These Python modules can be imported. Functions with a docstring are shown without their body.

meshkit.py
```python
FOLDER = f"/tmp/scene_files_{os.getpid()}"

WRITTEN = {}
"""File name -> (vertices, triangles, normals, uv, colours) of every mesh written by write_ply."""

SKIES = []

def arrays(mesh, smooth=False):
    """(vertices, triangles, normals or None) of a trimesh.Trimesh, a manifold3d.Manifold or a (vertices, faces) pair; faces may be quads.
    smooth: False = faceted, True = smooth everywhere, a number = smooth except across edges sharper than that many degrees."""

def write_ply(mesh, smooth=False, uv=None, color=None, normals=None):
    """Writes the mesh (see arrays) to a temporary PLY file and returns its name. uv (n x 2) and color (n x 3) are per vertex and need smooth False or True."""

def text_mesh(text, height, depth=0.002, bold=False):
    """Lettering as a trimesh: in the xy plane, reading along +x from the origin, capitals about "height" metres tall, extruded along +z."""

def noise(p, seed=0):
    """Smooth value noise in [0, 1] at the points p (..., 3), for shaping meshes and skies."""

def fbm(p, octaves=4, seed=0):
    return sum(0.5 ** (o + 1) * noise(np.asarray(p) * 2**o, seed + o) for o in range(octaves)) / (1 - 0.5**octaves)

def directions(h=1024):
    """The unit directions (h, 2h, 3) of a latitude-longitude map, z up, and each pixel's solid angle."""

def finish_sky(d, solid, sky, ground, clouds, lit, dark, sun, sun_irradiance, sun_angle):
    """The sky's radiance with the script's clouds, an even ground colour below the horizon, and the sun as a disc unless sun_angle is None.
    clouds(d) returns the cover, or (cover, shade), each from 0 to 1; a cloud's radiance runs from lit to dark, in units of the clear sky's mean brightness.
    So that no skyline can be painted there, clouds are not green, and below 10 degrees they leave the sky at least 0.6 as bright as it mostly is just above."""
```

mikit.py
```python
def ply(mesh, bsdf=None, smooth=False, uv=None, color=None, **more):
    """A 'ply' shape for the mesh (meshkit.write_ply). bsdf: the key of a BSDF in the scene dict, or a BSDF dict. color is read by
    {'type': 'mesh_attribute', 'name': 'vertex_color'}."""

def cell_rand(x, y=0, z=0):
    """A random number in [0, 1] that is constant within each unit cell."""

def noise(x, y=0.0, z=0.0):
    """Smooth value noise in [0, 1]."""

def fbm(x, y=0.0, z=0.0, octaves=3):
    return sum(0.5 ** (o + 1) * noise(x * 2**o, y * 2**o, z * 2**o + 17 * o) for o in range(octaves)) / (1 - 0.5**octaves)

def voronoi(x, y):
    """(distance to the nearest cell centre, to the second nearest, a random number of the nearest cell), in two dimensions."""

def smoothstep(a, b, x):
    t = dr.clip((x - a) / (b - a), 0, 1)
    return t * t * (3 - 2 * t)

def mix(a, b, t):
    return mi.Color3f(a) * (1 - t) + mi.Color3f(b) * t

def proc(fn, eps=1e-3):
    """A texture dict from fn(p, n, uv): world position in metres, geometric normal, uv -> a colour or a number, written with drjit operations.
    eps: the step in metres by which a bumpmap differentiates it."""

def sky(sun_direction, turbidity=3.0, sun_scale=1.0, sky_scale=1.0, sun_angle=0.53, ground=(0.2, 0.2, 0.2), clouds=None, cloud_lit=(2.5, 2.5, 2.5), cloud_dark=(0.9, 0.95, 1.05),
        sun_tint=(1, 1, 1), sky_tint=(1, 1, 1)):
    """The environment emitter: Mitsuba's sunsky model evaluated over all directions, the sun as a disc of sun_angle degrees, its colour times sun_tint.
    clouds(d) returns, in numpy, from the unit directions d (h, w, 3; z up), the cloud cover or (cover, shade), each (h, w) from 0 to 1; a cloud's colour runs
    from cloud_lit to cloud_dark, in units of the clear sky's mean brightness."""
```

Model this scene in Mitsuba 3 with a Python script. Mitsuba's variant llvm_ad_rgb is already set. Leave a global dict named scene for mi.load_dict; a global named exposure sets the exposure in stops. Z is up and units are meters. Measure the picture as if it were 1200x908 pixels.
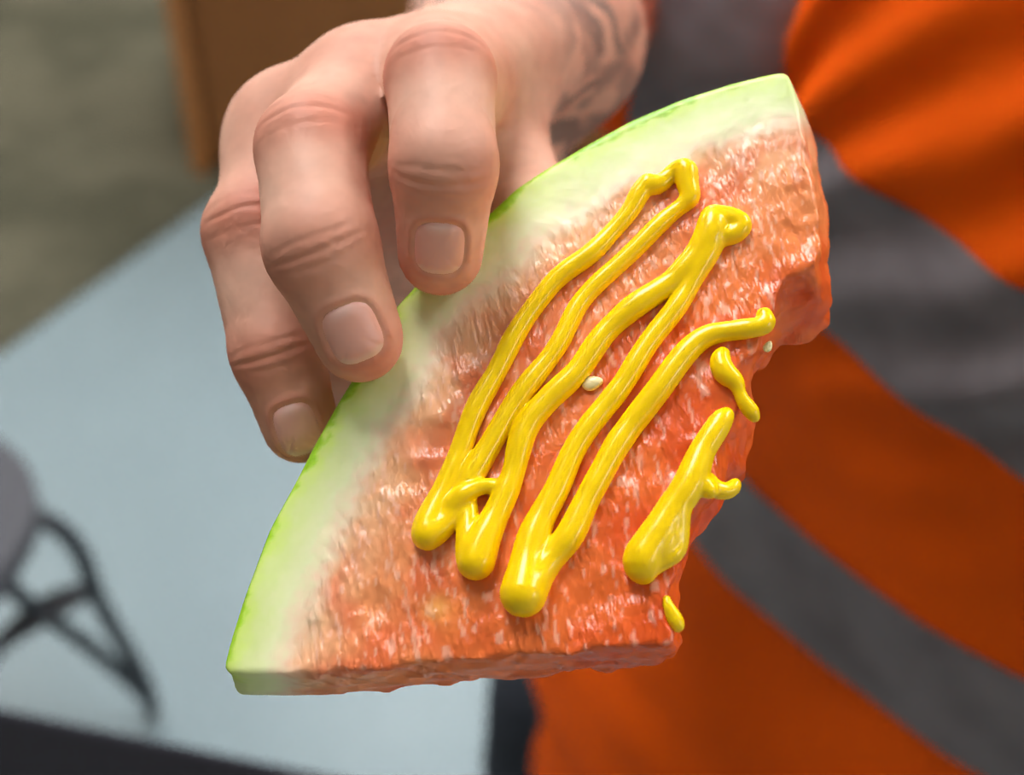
import math, numpy as np, trimesh, drjit as dr, mitsuba as mi, mikit, meshkit
from mikit import proc
from scipy import ndimage, sparse
from scipy.spatial import cKDTree
V = np.array
T4 = mi.ScalarTransform4f
scene, labels = {}, {}
RNG = np.random.default_rng(7)

# ------------------------------------------------------------------ camera
W_, H_, F_ = 1200.0, 908.0, 1650.0            # pixels, focal length in pixels
EYE = V([0.0, 0.0, 1.5]); PITCH = math.radians(40)
FWD = V([0, math.cos(PITCH), -math.sin(PITCH)]); UP = V([0, math.sin(PITCH), math.cos(PITCH)]); RT = V([1.0, 0, 0])
scene['camera'] = {'type': 'thinlens', 'fov': math.degrees(2 * math.atan(W_ / 2 / F_)), 'fov_axis': 'x', 'aperture_radius': 0.0024, 'focus_distance': 0.248,
                   'near_clip': 0.01, 'far_clip': 50.0, 'to_world': T4().look_at(origin=EYE.tolist(), target=(EYE + FWD).tolist(), up=UP.tolist())}
exposure = 0.4

def srgb(*c):
    c = np.asarray(c, float) / 255
    return np.where(c <= 0.04045, c / 12.92, ((c + 0.055) / 1.055) ** 2.4)

# ------------------------------------------------------------------ ceiling lights (large soft fluorescent panels), the light of the room
LAMP = [(-0.35, 0.95), (1.55, 0.95), (-0.35, 3.4), (1.55, 3.4), (-2.25, 3.4), (2.9, -1.5)]
LAMP_SIZE = (0.55, 1.15); CEIL = 2.75
LAMP_RADIANCE = [12.8, 12.9, 12.7]

def mesh_box(lo, hi, bevel=0.0):
    lo, hi = np.asarray(lo, float), np.asarray(hi, float)
    m = trimesh.creation.box(extents=hi - lo)
    if bevel > 0:
        import manifold3d as m3
        c = m3.Manifold.batch_hull([m3.Manifold.sphere(bevel, 12).translate(list(np.where([(k >> i) & 1 for i in range(3)], hi - bevel, lo + bevel))) for k in range(8)])
        d = c.to_mesh(); return trimesh.Trimesh(d.vert_properties[:, :3], d.tri_verts, process=False)
    m.apply_translation((lo + hi) / 2); return m

def tube(points, radii, n=14, closed_ends=True):
    p = np.asarray(points, float); r = np.broadcast_to(radii, len(p))
    t = np.gradient(p, axis=0); t /= np.linalg.norm(t, axis=1, keepdims=True)
    a = np.cross(t[0], [0.3, 0.1, 0.9]); rings = []
    for k in range(len(p)):
        a = a - t[k] * (a @ t[k]); a /= np.linalg.norm(a); b = np.cross(t[k], a)
        ang = np.arange(n) * 2 * np.pi / n
        rings.append(p[k] + r[k] * (np.cos(ang)[:, None] * a + np.sin(ang)[:, None] * b))
    v = np.vstack(rings + [p[:1], p[-1:]]); f = []
    for k in range(len(p) - 1):
        for i in range(n):
            j = (i + 1) % n; A, B, C, D = k * n + i, k * n + j, (k + 1) * n + j, (k + 1) * n + i
            f += [[A, B, C], [A, C, D]]
    e = len(p) * n
    for i in range(n):
        j = (i + 1) % n; f += [[e, j, i], [e + 1, (len(p) - 1) * n + i, (len(p) - 1) * n + j]]
    return trimesh.Trimesh(v, f, process=False)

def spline(pts, n):
    from scipy.interpolate import CubicSpline
    pts = np.asarray(pts, float); s = np.r_[0, np.cumsum(np.linalg.norm(np.diff(pts[:, :3], axis=0), axis=1))]
    return CubicSpline(s, pts)(np.linspace(0, s[-1], n))

def lerp_table(table, n):
    t = np.asarray(table, float)
    from scipy.interpolate import PchipInterpolator
    return PchipInterpolator(t[:, 0], t)(np.linspace(t[0, 0], t[-1, 0], n))

# points of the place from where they are seen: unproject at a depth, or onto a plane
def ray(px, py):
    return FWD + RT * ((px - W_ / 2) / F_) + UP * ((H_ / 2 - py) / F_)
def at(px, py, depth): return EYE + ray(px, py) * depth
def on_z(px, py, z): d = ray(px, py); return EYE + d * ((z - EYE[2]) / d[2])

# ------------------------------------------------------------------ materials
def prin(color, rough=0.5, **k):
    base = color if isinstance(color, dict) else {'type': 'rgb', 'value': [float(x) for x in color]}
    return {'type': 'principled', 'base_color': base, 'roughness': rough, **k}
VC = {'type': 'mesh_attribute', 'name': 'vertex_color'}
def L(*c): return [float(x) for x in srgb(*c)]              # for proc textures, which want plain numbers
def two(b): return {'type': 'twosided', 'bsdf': b}
def bumped(b, fn, scale, eps=1e-4): return {'type': 'bumpmap', 'scale': scale, 'texture': proc(fn, eps), 'bsdf': b}

FLOOR_A, FLOOR_B = L(140, 157, 164), L(130, 147, 155)
scene['m_floor'] = two(prin(proc(lambda p, n, uv: mikit.mix(FLOOR_A, FLOOR_B, mikit.fbm(p.x * 5, p.y * 5, 0.3))), 0.35, specular=0.4))
CARP_A, CARP_B = L(104, 100, 84), L(84, 82, 68)
scene['m_carpet'] = two(prin(proc(lambda p, n, uv: mikit.mix(CARP_A, CARP_B, mikit.smoothstep(0.3, 0.7, mikit.fbm(p.x * 6, p.y * 6, 1.0, 4))) * (0.8 + 0.4 * mikit.noise(p.x * 300, p.y * 300, 0))), 0.95, specular=0.1))
WOOD_A, WOOD_B = L(134, 84, 42), L(114, 70, 33)
scene['m_wood'] = two(prin(proc(lambda p, n, uv: mikit.mix(WOOD_A, WOOD_B, mikit.fbm(p.x * 30, p.y * 30, p.z * 2.0, 4))), 0.55, specular=0.3))
scene['m_wood_lit'] = two(prin(srgb(156, 100, 52), 0.55))  # cabinet wood again, lighter: the lit side is put into the colour
scene['m_wood_dark'] = two(prin(srgb(70, 44, 30), 0.6))
scene['m_wall'] = two(prin(srgb(205, 199, 188), 0.9))
scene['m_ceiling'] = two(prin(srgb(225, 225, 220), 0.9))
scene['m_white_metal'] = two(prin(srgb(225, 225, 225), 0.4))
scene['m_black_metal'] = two(prin(srgb(48, 52, 60), 0.4, specular=0.5))
scene['m_black_plastic'] = two(prin(srgb(74, 74, 82), 0.55))
scene['m_tabletop'] = two(prin(srgb(26, 26, 30), 0.7, specular=0.05))
scene['m_table_edge'] = two(prin(srgb(46, 45, 54), 0.7, specular=0.05))
ORANGE = V([0.92, 0.112, 0.002])
scene['m_shirt'] = two(bumped(prin(ORANGE, 0.8, specular=0.12), lambda p, n, uv: mikit.noise(p.x * 900, p.y * 900, p.z * 900), 0.0002))
scene['m_tape'] = two(prin(proc(lambda p, n, uv: mikit.mix(L(146, 139, 145), L(112, 104, 110), mikit.fbm(p.x * 40, p.y * 40, p.z * 40))), 0.5, metallic=0.2))
scene['m_trousers'] = two(prin(srgb(36, 40, 52), 0.85))
scene['m_shoe'] = two(prin(srgb(40, 38, 36), 0.6))
scene['m_hair'] = two(prin(srgb(70, 52, 38), 0.7))
scene['m_skin'] = bumped(prin(VC, 0.55, specular=0.28), lambda p, n, uv: mikit.noise(p.x * 1600, p.y * 1600, p.z * 1600) + mikit.noise(p.x * 700, p.y * 700, p.z * 700), 0.00007)
scene['m_nail'] = prin(VC, 0.32, specular=0.35)
def fibres(p, n, uv):                                                # short cells in the flesh, along one direction of the cut
    a = p.x * FIB[0] + p.y * FIB[1] + p.z * FIB[2]; b = p.x * FIC[0] + p.y * FIC[1] + p.z * FIC[2]; c = p.x * FIN[0] + p.y * FIN[1] + p.z * FIN[2]
    return mikit.noise(a * 480, b * 1900, c * 700) + 0.5 * mikit.noise(a * 1100, b * 3600, c * 1500)
scene['m_flesh'] = bumped(prin(VC, 0.27, specular=0.45), fibres, 0.00017)
scene['m_rind'] = bumped(prin(VC, 0.38, specular=0.45), lambda p, n, uv: mikit.noise(p.x * 1500, p.y * 1500, p.z * 1500), 0.00004)
scene['m_melon_skin'] = prin(VC, 0.35, specular=0.5)
scene['m_seed'] = prin(srgb(235, 218, 165), 0.3, specular=0.5)
scene['m_mustard'] = prin([0.95, 0.625, 0.001], 0.22, specular=0.42)

def put(key, mesh, mat, smooth=False, color=None, normals=None, **lab):
    if normals is not None:
        path = meshkit.write_ply(mesh, False, None, color, normals)
        scene[key] = {'type': 'ply', 'filename': path, 'face_normals': False, 'bsdf': {'type': 'ref', 'id': mat}}
    else:
        scene[key] = mikit.ply(mesh, mat, smooth, color=color)
    if lab: labels[key] = {k: v for k, v in lab.items() if v}

# ------------------------------------------------------------------ room shell
XA, XB, YA, YB = -3.6, 3.6, -2.4, 5.2
put('floor', mesh_box((XA, YA, -0.1), (XB, YB, 0)), 'm_floor', label='smooth pale blue grey floor of the room', kind='structure')
put('ceiling', mesh_box((XA, YA, CEIL), (XB, YB, CEIL + 0.1)), 'm_ceiling', label='white ceiling of the room', kind='structure')
for nm, lo, hi in (('left', (XA - .1, YA, 0), (XA, YB, CEIL)), ('right', (XB, YA, 0), (XB + .1, YB, CEIL)), ('back', (XA - .1, YB, 0), (XB + .1, YB + .1, CEIL)), ('front', (XA - .1, YA - .1, 0), (XB + .1, YA, CEIL))):
    put('wall_' + nm, mesh_box(lo, hi), 'm_wall', label=f'plain off white {nm} wall of the room', kind='structure')
lamp_frame = trimesh.util.concatenate([mesh_box(a, b) for a, b in (
    ((-.3, -.6, -.03), (-.275, .6, 0)), ((.275, -.6, -.03), (.3, .6, 0)), ((-.275, -.6, -.03), (.275, -.575, 0)), ((-.275, .575, -.03), (.275, .6, 0)), ((-.3, -.6, 0), (.3, .6, .004)))])
pane = mesh_box((-LAMP_SIZE[0] / 2, -LAMP_SIZE[1] / 2, -.018), (LAMP_SIZE[0] / 2, LAMP_SIZE[1] / 2, -.012))
d_frame, d_pane = mikit.ply(lamp_frame, 'm_white_metal'), mikit.ply(pane, 'm_white_metal')
for k, (x, y) in enumerate(LAMP):
    key = 'ceiling_light' + (f'_{k:03d}' if k else '')
    tw = T4().translate([x, y, CEIL - .0045])
    scene[key + '__frame'] = {**d_frame, 'to_world': tw}
    scene[key + '__diffuser'] = {**d_pane, 'to_world': tw, 'emitter': {'type': 'area', 'radiance': {'type': 'rgb', 'value': LAMP_RADIANCE}}}
    labels[key] = {'label': 'white framed rectangular fluorescent light panel on the ceiling', 'category': 'ceiling light', 'group': 'ceiling light panels'}

# olive carpet lying over the far part of the floor
c0, c1 = on_z(0, 415, 0.0)[:2], on_z(240, 240, 0.0)[:2]
cd = (c1 - c0) / np.linalg.norm(c1 - c0); cn = V([-cd[1], cd[0]])
from shapely.geometry import Polygon, box as sbox
half = Polygon([c0 - cd * 9, c0 + cd * 9, c0 + cd * 9 + cn * 9, c0 - cd * 9 + cn * 9]).intersection(sbox(XA + .002, YA + .002, XB - .002, YB - .002))
carpet = trimesh.creation.extrude_polygon(half, 0.006, engine='earcut')
put('carpet', carpet, 'm_carpet', label='mottled olive grey carpet beyond the edge of the pale blue grey floor', category='carpet')

# ------------------------------------------------------------------ brown cabinet behind the hand
q0, q1 = on_z(226, 205, 0.006), on_z(470, 215, 0.006)
cx = V([1.0, 0.02, 0]); cx /= np.linalg.norm(cx); cy = V([-cx[1], cx[0], 0])
CAB = T4(np.vstack([np.c_[np.c_[cx, cy, [0, 0, 1]], q0], [0, 0, 0, 1]]))
def cab(name, lo, hi, mat, b=0.003, **lab):
    scene['cabinet__' + name] = {**mikit.ply(mesh_box(lo, hi, b), mat, 30), 'to_world': CAB}
    if lab: labels['cabinet__' + name] = lab
labels['cabinet'] = {'label': 'brown wooden cabinet standing on the olive carpet behind the hand', 'category': 'cabinet'}
CW, CH, CD = 0.95, 0.85, 0.5
cab('body', (0.036, 0.012, 0.03), (CW - 0.036, CD, CH), 'm_wood')
cab('side_panel', (0, 0, 0), (0.035, CD, CH), 'm_wood_lit', label='brown end panel painted lighter as the lit side')
cab('side_panel_001', (CW - 0.035, 0, 0), (CW, CD, CH), 'm_wood_lit', label='brown end panel painted lighter as the lit side')
cab('plinth', (0.036, 0.03, 0), (CW - 0.036, CD - .02, 0.029), 'm_wood_dark', label='dark recessed plinth')
cab('top', (-0.01, -0.01, CH + .0005), (CW + 0.01, CD + .005, CH + 0.025), 'm_wood')
for i, x0 in enumerate((0.056, CW / 2 + 0.002)):
    k = 'door' + ('_001' if i else '')
    cab(k, (x0, -0.006, 0.045), (x0 + CW / 2 - 0.06, 0.0115, CH - 0.02), 'm_wood')

# ------------------------------------------------------------------ black table in the foreground
e0, e1 = on_z(0, 826, 0.74)[:2], on_z(430, 914, 0.74)[:2]
td = (e1 - e0) / np.linalg.norm(e1 - e0); tn = V([td[1], -td[0]])          # towards the camera
TAB0 = e0 - td * 0.85
tw = T4(np.vstack([np.c_[np.c_[np.r_[td, 0], np.r_[-tn, 0], [0, 0, 1]], np.r_[TAB0, 0.0]], [0, 0, 0, 1]]))
labels['table'] = {'label': 'black table whose far edge runs along the bottom left of the view', 'category': 'table'}
def tab(name, m, mat, sm=30): scene['table__' + name] = {**mikit.ply(m, mat, sm), 'to_world': tw}
TL, TD = 1.14, 0.6
tab('tabletop', mesh_box((0.006, -TD + .006, 0.71), (TL - .006, -0.006, 0.742), 0.005), 'm_tabletop')
edge = trimesh.util.concatenate([mesh_box(a, b, 0.004) for a, b in (((0, -.012, .712), (TL, 0, .739)), ((0, -TD, .712), (TL, -TD + .012, .739)), ((0, -TD, .712), (.012, 0, .739)), ((TL - .012, -TD, .712), (TL, 0, .739)))])
tab('edge_band', edge, 'm_table_edge'); labels['table__edge_band'] = {'label': 'slightly lighter purple grey edge'}
for i, (x, y) in enumerate(((.06, -.06), (TL - .06, -.06), (.06, -TD + .06), (TL - .06, -TD + .06))):
    tab('leg' + (f'_{i:03d}' if i else ''), trimesh.creation.cylinder(0.018, segment=[(x, y, 0.0), (x, y, .715)], sections=20), 'm_black_metal')

# ------------------------------------------------------------------ black folding chair at the left
labels['folding_chair'] = {'label': 'dark grey chair with thin black crossed tube legs on the pale floor at the left', 'category': 'chair'}
S0 = on_z(58, 612, 0.44); FT = on_z(178, 833, 0.012)
back = V([-0.95, 0.30, 0.0]); back /= np.linalg.norm(back)                      # from the visible side to the hidden side
def ch(name, m, mat, sm=40): put('folding_chair__' + name, m, mat, sm)
front_leg = lambda o: spline([S0 + o + V([-.16, .02, .035]), S0 + o + V([-.07, .0, .03]), S0 + o, S0 + o + (FT - S0) * .3 + V([.010, 0, 0]), S0 + o + (FT - S0) * .65 + V([.010, 0, 0]), FT + o], 40)
R = 0.0105
far = V([-0.30, -0.28, 0])
for i, o in enumerate((V([0, 0, 0]), far)):
    ch('leg' + ('_001' if i else ''), tube(front_leg(o), R), 'm_black_metal')
rl0 = at(8, 684, 1.50)
for i, o in enumerate((V([0, 0, 0]), far)):
    ch('strut' + ('_001' if i else ''), tube(spline([rl0 + o, at(47, 717, 1.56) + o, at(103, 756, 1.66) + o, at(152, 797, 1.74) + o, FT + o + V([0, 0, .02])], 24), R * .95), 'm_black_metal')
    ch('brace' + ('_001' if i else ''), tube(spline([S0 + V([.010, 0, 0]) + (FT - S0) * .31 + o, at(43, 713, 1.60) + o, at(-8, 764, 1.62) + o, at(-90, 850, 1.70) + o], 20), R * .95), 'm_black_metal')
ch('crossbar', tube(V([S0 + V([.010, 0, 0]) + (FT - S0) * .31, S0 + V([.010, 0, 0]) + (FT - S0) * .31 + far]), R * .8), 'm_black_metal')
sm_ = mesh_box((-.40, -.42, -.016), (0, 0, .016), 0.014)
SX = V([0.93, -0.36, 0]); SX /= np.linalg.norm(SX); SY = V([0.36, 0.93, 0]); SY /= np.linalg.norm(SY)
ang_ = np.linspace(0, 2 * np.pi, 65)[:-1]
sx_, sy_ = np.sign(np.cos(ang_)) * np.abs(np.cos(ang_)) ** .75 * .21, np.sign(np.sin(ang_)) * np.abs(np.sin(ang_)) ** .75 * .21
seat = trimesh.creation.extrude_polygon(Polygon(np.c_[sx_, sy_]), 0.03, engine='earcut')
SC = S0 + V([-.222, -.072, 0.012])
M = np.eye(4); M[:3, 0], M[:3, 1], M[:3, 3] = SX, SY, SC
seat.apply_transform(M); put('folding_chair__seat', seat, 'm_black_plastic', 40, label='dark grey seat')
bp = [SC + SX * -.20 + SY * s * .19 for s in (-1, 1)]
for i, p in enumerate(bp):
    ch('back_post' + ('_001' if i else ''), tube(V([p + V([0, 0, -.02]), p + SX * -.03 + V([0, 0, .2]), p + SX * -.08 + V([0, 0, .42])]), R), 'm_black_metal')
rest = tube(V([bp[0] + SX * -.075 + V([0, 0, .36]), bp[1] + SX * -.075 + V([0, 0, .36])]), 1.0, 20)
dd = rest.vertices - (bp[0] + bp[1]) / 2 - SX * -.075 - V([0, 0, .36]); ax = (bp[1] - bp[0]) / np.linalg.norm(bp[1] - bp[0])
al = dd @ ax; pe = dd - al[:, None] * ax
rest.vertices = (bp[0] + bp[1]) / 2 + SX * -.075 + V([0, 0, .36]) + al[:, None] * ax + (pe @ SX)[:, None] * SX * .012 + pe[:, 2:] * V([0, 0, .09])
put('folding_chair__backrest', rest, 'm_black_plastic', 40)

# ------------------------------------------------------------------ implicit surfaces
def surface_nets(Fv, origin, h):
    Fv = np.ascontiguousarray(Fv, np.float32); ins = Fv < 0
    X, Y, Z = Fv.shape
    c = [(i, j, k) for i in (0, 1) for j in (0, 1) for k in (0, 1)]
    cnt = sum(ins[i:X - 1 + i, j:Y - 1 + j, k:Z - 1 + k].astype(np.int8) for i, j, k in c)
    cells = np.argwhere((cnt > 0) & (cnt < 8))
    idx = np.full((X - 1, Y - 1, Z - 1), -1, np.int32); idx[tuple(cells.T)] = np.arange(len(cells))
    val = {q: Fv[cells[:, 0] + q[0], cells[:, 1] + q[1], cells[:, 2] + q[2]] for q in c}
    acc, n = np.zeros((len(cells), 3)), np.zeros(len(cells))
    for a in range(3):
        for q in c:
            if q[a] == 0:
                r = tuple(1 if m == a else q[m] for m in range(3))
                x, y = val[q], val[r]; on = (x < 0) != (y < 0)
                t = np.where(on, x / np.where(on, x - y, 1), 0)
                p = np.tile(V(q, float), (len(cells), 1)); p[:, a] = t
                acc += np.where(on[:, None], p, 0); n += on
    v = origin + h * (cells + acc / n[:, None])
    quads = []
    for a in range(3):
        b, d = (a + 1) % 3, (a + 2) % 3
        s0 = [slice(None)] * 3; s1 = [slice(None)] * 3; s0[a] = slice(0, -1); s1[a] = slice(1, None)
        e = np.argwhere(ins[tuple(s0)] != ins[tuple(s1)])
        e = e[(e[:, b] > 0) & (e[:, d] > 0) & (e[:, b] < idx.shape[b]) & (e[:, d] < idx.shape[d])]
        eb, ed = np.eye(3, dtype=int)[b], np.eye(3, dtype=int)[d]
        q = np.stack([idx[tuple((e - eb - ed).T)], idx[tuple((e - ed).T)], idx[tuple(e.T)], idx[tuple((e - eb).T)]], 1)
        flip = ~ins[tuple(e.T)]
        q[flip] = q[flip][:, ::-1]; quads.append(q)
    q = np.vstack(quads)
    return v, np.vstack([q[:, [0, 1, 2]], q[:, [0, 2, 3]]])

def laplace_smooth(v, f, it, lam=0.5, mu=None):
    e = np.vstack([f[:, [0, 1]], f[:, [1, 2]], f[:, [2, 0]]]); n = len(v)
    A = sparse.coo_matrix((np.ones(2 * len(e)), (np.r_[e[:, 0], e[:, 1]], np.r_[e[:, 1], e[:, 0]])), (n, n)).tocsr(); A.data[:] = 1
    dg = sparse.diags(1 / np.maximum(np.asarray(A.sum(1)).ravel(), 1)); A = dg @ A
    for _ in range(it):
        v = v + lam * (A @ v - v)
        if mu: v = v + mu * (A @ v - v)
    return v

def vnormals(v, f):
    n = np.zeros_like(v); c = np.cross(v[f[:, 1]] - v[f[:, 0]], v[f[:, 2]] - v[f[:, 0]])
    for k in range(3): np.add.at(n, f[:, k], c)
    return n / np.maximum(np.linalg.norm(n, axis=1, keepdims=True), 1e-20)

def smin(a, b, k):
    h = np.maximum(k - np.abs(a - b), 0) / k
    return np.minimum(a, b) - h * h * k * 0.25

class Field:
    def __init__(s, lo, hi, h):
        s.o, s.h = np.asarray(lo, float), h
        s.n = np.ceil((np.asarray(hi) - lo) / h).astype(int) + 1
        s.F = np.full(s.n, 0.05, np.float32)
    def window(s, lo, hi):
        a = np.clip(np.floor((lo - s.o) / s.h).astype(int), 0, s.n); b = np.clip(np.ceil((hi - s.o) / s.h).astype(int) + 1, 0, s.n)
        return tuple(slice(x, y) for x, y in zip(a, b)), [s.o[i] + s.h * np.arange(a[i], b[i]) for i in range(3)]
    def cone(s, p, q, r0, r1, k, squash=None):
        p, q = np.asarray(p, float), np.asarray(q, float); pad = max(r0, r1) * (1.0 if squash is None else 1.0) + 2 * k + 0.004
        sl, (x, y, z) = s.window(np.minimum(p, q) - pad, np.maximum(p, q) + pad)
        if min(len(x), len(y), len(z)) == 0: return
        d = q - p; L = max(d @ d, 1e-12)
        X, Y, Z = x[:, None, None] - p[0], y[None, :, None] - p[1], z[None, None, :] - p[2]
        t = np.clip((X * d[0] + Y * d[1] + Z * d[2]) / L, 0, 1)
        X, Y, Z = X - t * d[0], Y - t * d[1], Z - t * d[2]
        if squash is not None:                       # flatten along a direction: (unit axis, factor < 1)
            ax, g = squash; al = X * ax[0] + Y * ax[1] + Z * ax[2]; m = 1 / g - 1
            X, Y, Z = X + al * ax[0] * m, Y + al * ax[1] * m, Z + al * ax[2] * m
        D = np.sqrt(X * X + Y * Y + Z * Z) - (r0 + (r1 - r0) * t)
        s.F[sl] = smin(s.F[sl], D.astype(np.float32), k)
    def mesh(s): return surface_nets(s.F, s.o, s.h)
    def sample(s, P, order=1): return ndimage.map_coordinates(s.F, ((P - s.o) / s.h).T, order=order, mode='nearest')

# ------------------------------------------------------------------ the watermelon slice
SO = at(620, 450, 0.250)
nc = V([-0.18, 0.36, 0.915]); nc /= np.linalg.norm(nc)
EZ = RT * nc[0] + UP * nc[1] - FWD * nc[2]
EX = RT - EZ * (RT @ EZ); EX /= np.linalg.norm(EX); EY = np.cross(EZ, EX)
THICK = 0.018
def S3(px, py, lift=0.0):                               # the point of the cut face (or of a plane lifted off it) seen at a pixel
    d = ray(px, py); return EYE + d * (((SO + EZ * lift - EYE) @ EZ) / (d @ EZ))
_t = math.radians(101)
FIB, FIC, FIN = [(math.cos(_t) * EX + math.sin(_t) * EY).tolist(), (-math.sin(_t) * EX + math.cos(_t) * EY).tolist(), EZ.tolist()]
def S2(px, py, lift=0.0): p = S3(px, py, lift) - SO; return V([p @ EX, p @ EY])
def toW(l): return SO + l[:, :1] * EX + l[:, 1:2] * EY + l[:, 2:] * EZ

arc = [(261, 784), (272, 745), (287, 698), (316, 620), (349, 560), (368, 522), (395, 474), (425, 425), (465, 358), (525, 296), (576, 248), (605, 221), (640, 198), (687, 170), (740, 141), (800, 116), (860, 97), (918, 83)]
front = arc + [(923, 84), (935, 122), (945, 172), (951, 212), (956, 262), (959, 310), (954, 319), (936, 322), (918, 331), (909, 350), (902, 378), (896, 398), (884, 418), (872, 440), (868, 462), (864, 478), (849, 488), (841, 508), (838, 535), (842, 560), (828, 572), (812, 592),
               (806, 612), (798, 634), (789, 668), (779, 692), (782, 715), (789, 738), (787, 751), (776, 754), (650, 763), (530, 777), (408, 786), (349, 789), (290, 790), (263, 788)]
back_r = [(924, 98), (940, 124), (950, 150), (958, 172), (963, 215), (969, 262), (973, 320), (973, 384), (956, 391), (940, 402), (911, 402), (906, 419), (892, 432), (877, 444), (875, 458), (884, 480), (886, 508), (882, 532), (878, 548), (884, 565), (858, 578), (842, 600), (814, 637), (800, 662), (789, 690),
          (794, 712), (797, 738), (794, 770), (760, 783), (680, 787), (572, 799), (447, 811), (367, 816), (276, 816)]
A2 = V([S2(*p) for p in arc]); P2 = V([S2(*p) for p in front])
P2 = P2[np.r_[True, np.linalg.norm(np.diff(P2, axis=0), axis=1) > 2e-4]]
A2b = A2.copy()                                         # the rind of the far cut face, straight behind and a little smaller
CEN = S2(985, 745); cpx = V([985.0, 745.0])
A2b = V([S2(*(V(p) + 13 * (cpx - V(p)) / np.linalg.norm(cpx - V(p))), -THICK) for p in arc])
B2 = np.vstack([A2b[1:], V([S2(*p, -THICK) for p in back_r])])
H = 0.00045
gx, gy = np.arange(-.064, .066, H), np.arange(-.060, .066, H)
def poly_sdf(P):
    X, Y = np.meshgrid(gx[::2], gy[::2], indexing='ij'); best = np.full(X.shape, 9.0); inside = np.zeros(X.shape, bool)
    for a, b in zip(P, np.roll(P, -1, 0)):
        d = b - a; t = np.clip(((X - a[0]) * d[0] + (Y - a[1]) * d[1]) / max(d @ d, 1e-14), 0, 1)
        best = np.minimum(best, np.hypot(X - a[0] - t * d[0], Y - a[1] - t * d[1]))
        c = (a[1] > Y) != (b[1] > Y); inside ^= c & (X < a[0] + (Y - a[1]) * d[0] / (d[1] if abs(d[1]) > 1e-12 else 1e-12))
    D = np.where(inside, -best, best)
    g = np.stack(np.meshgrid(np.arange(len(gx)) / 2, np.arange(len(gy)) / 2, indexing='ij'))
    return ndimage.map_coordinates(D, g, order=1, mode='nearest').astype(np.float32)
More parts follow.
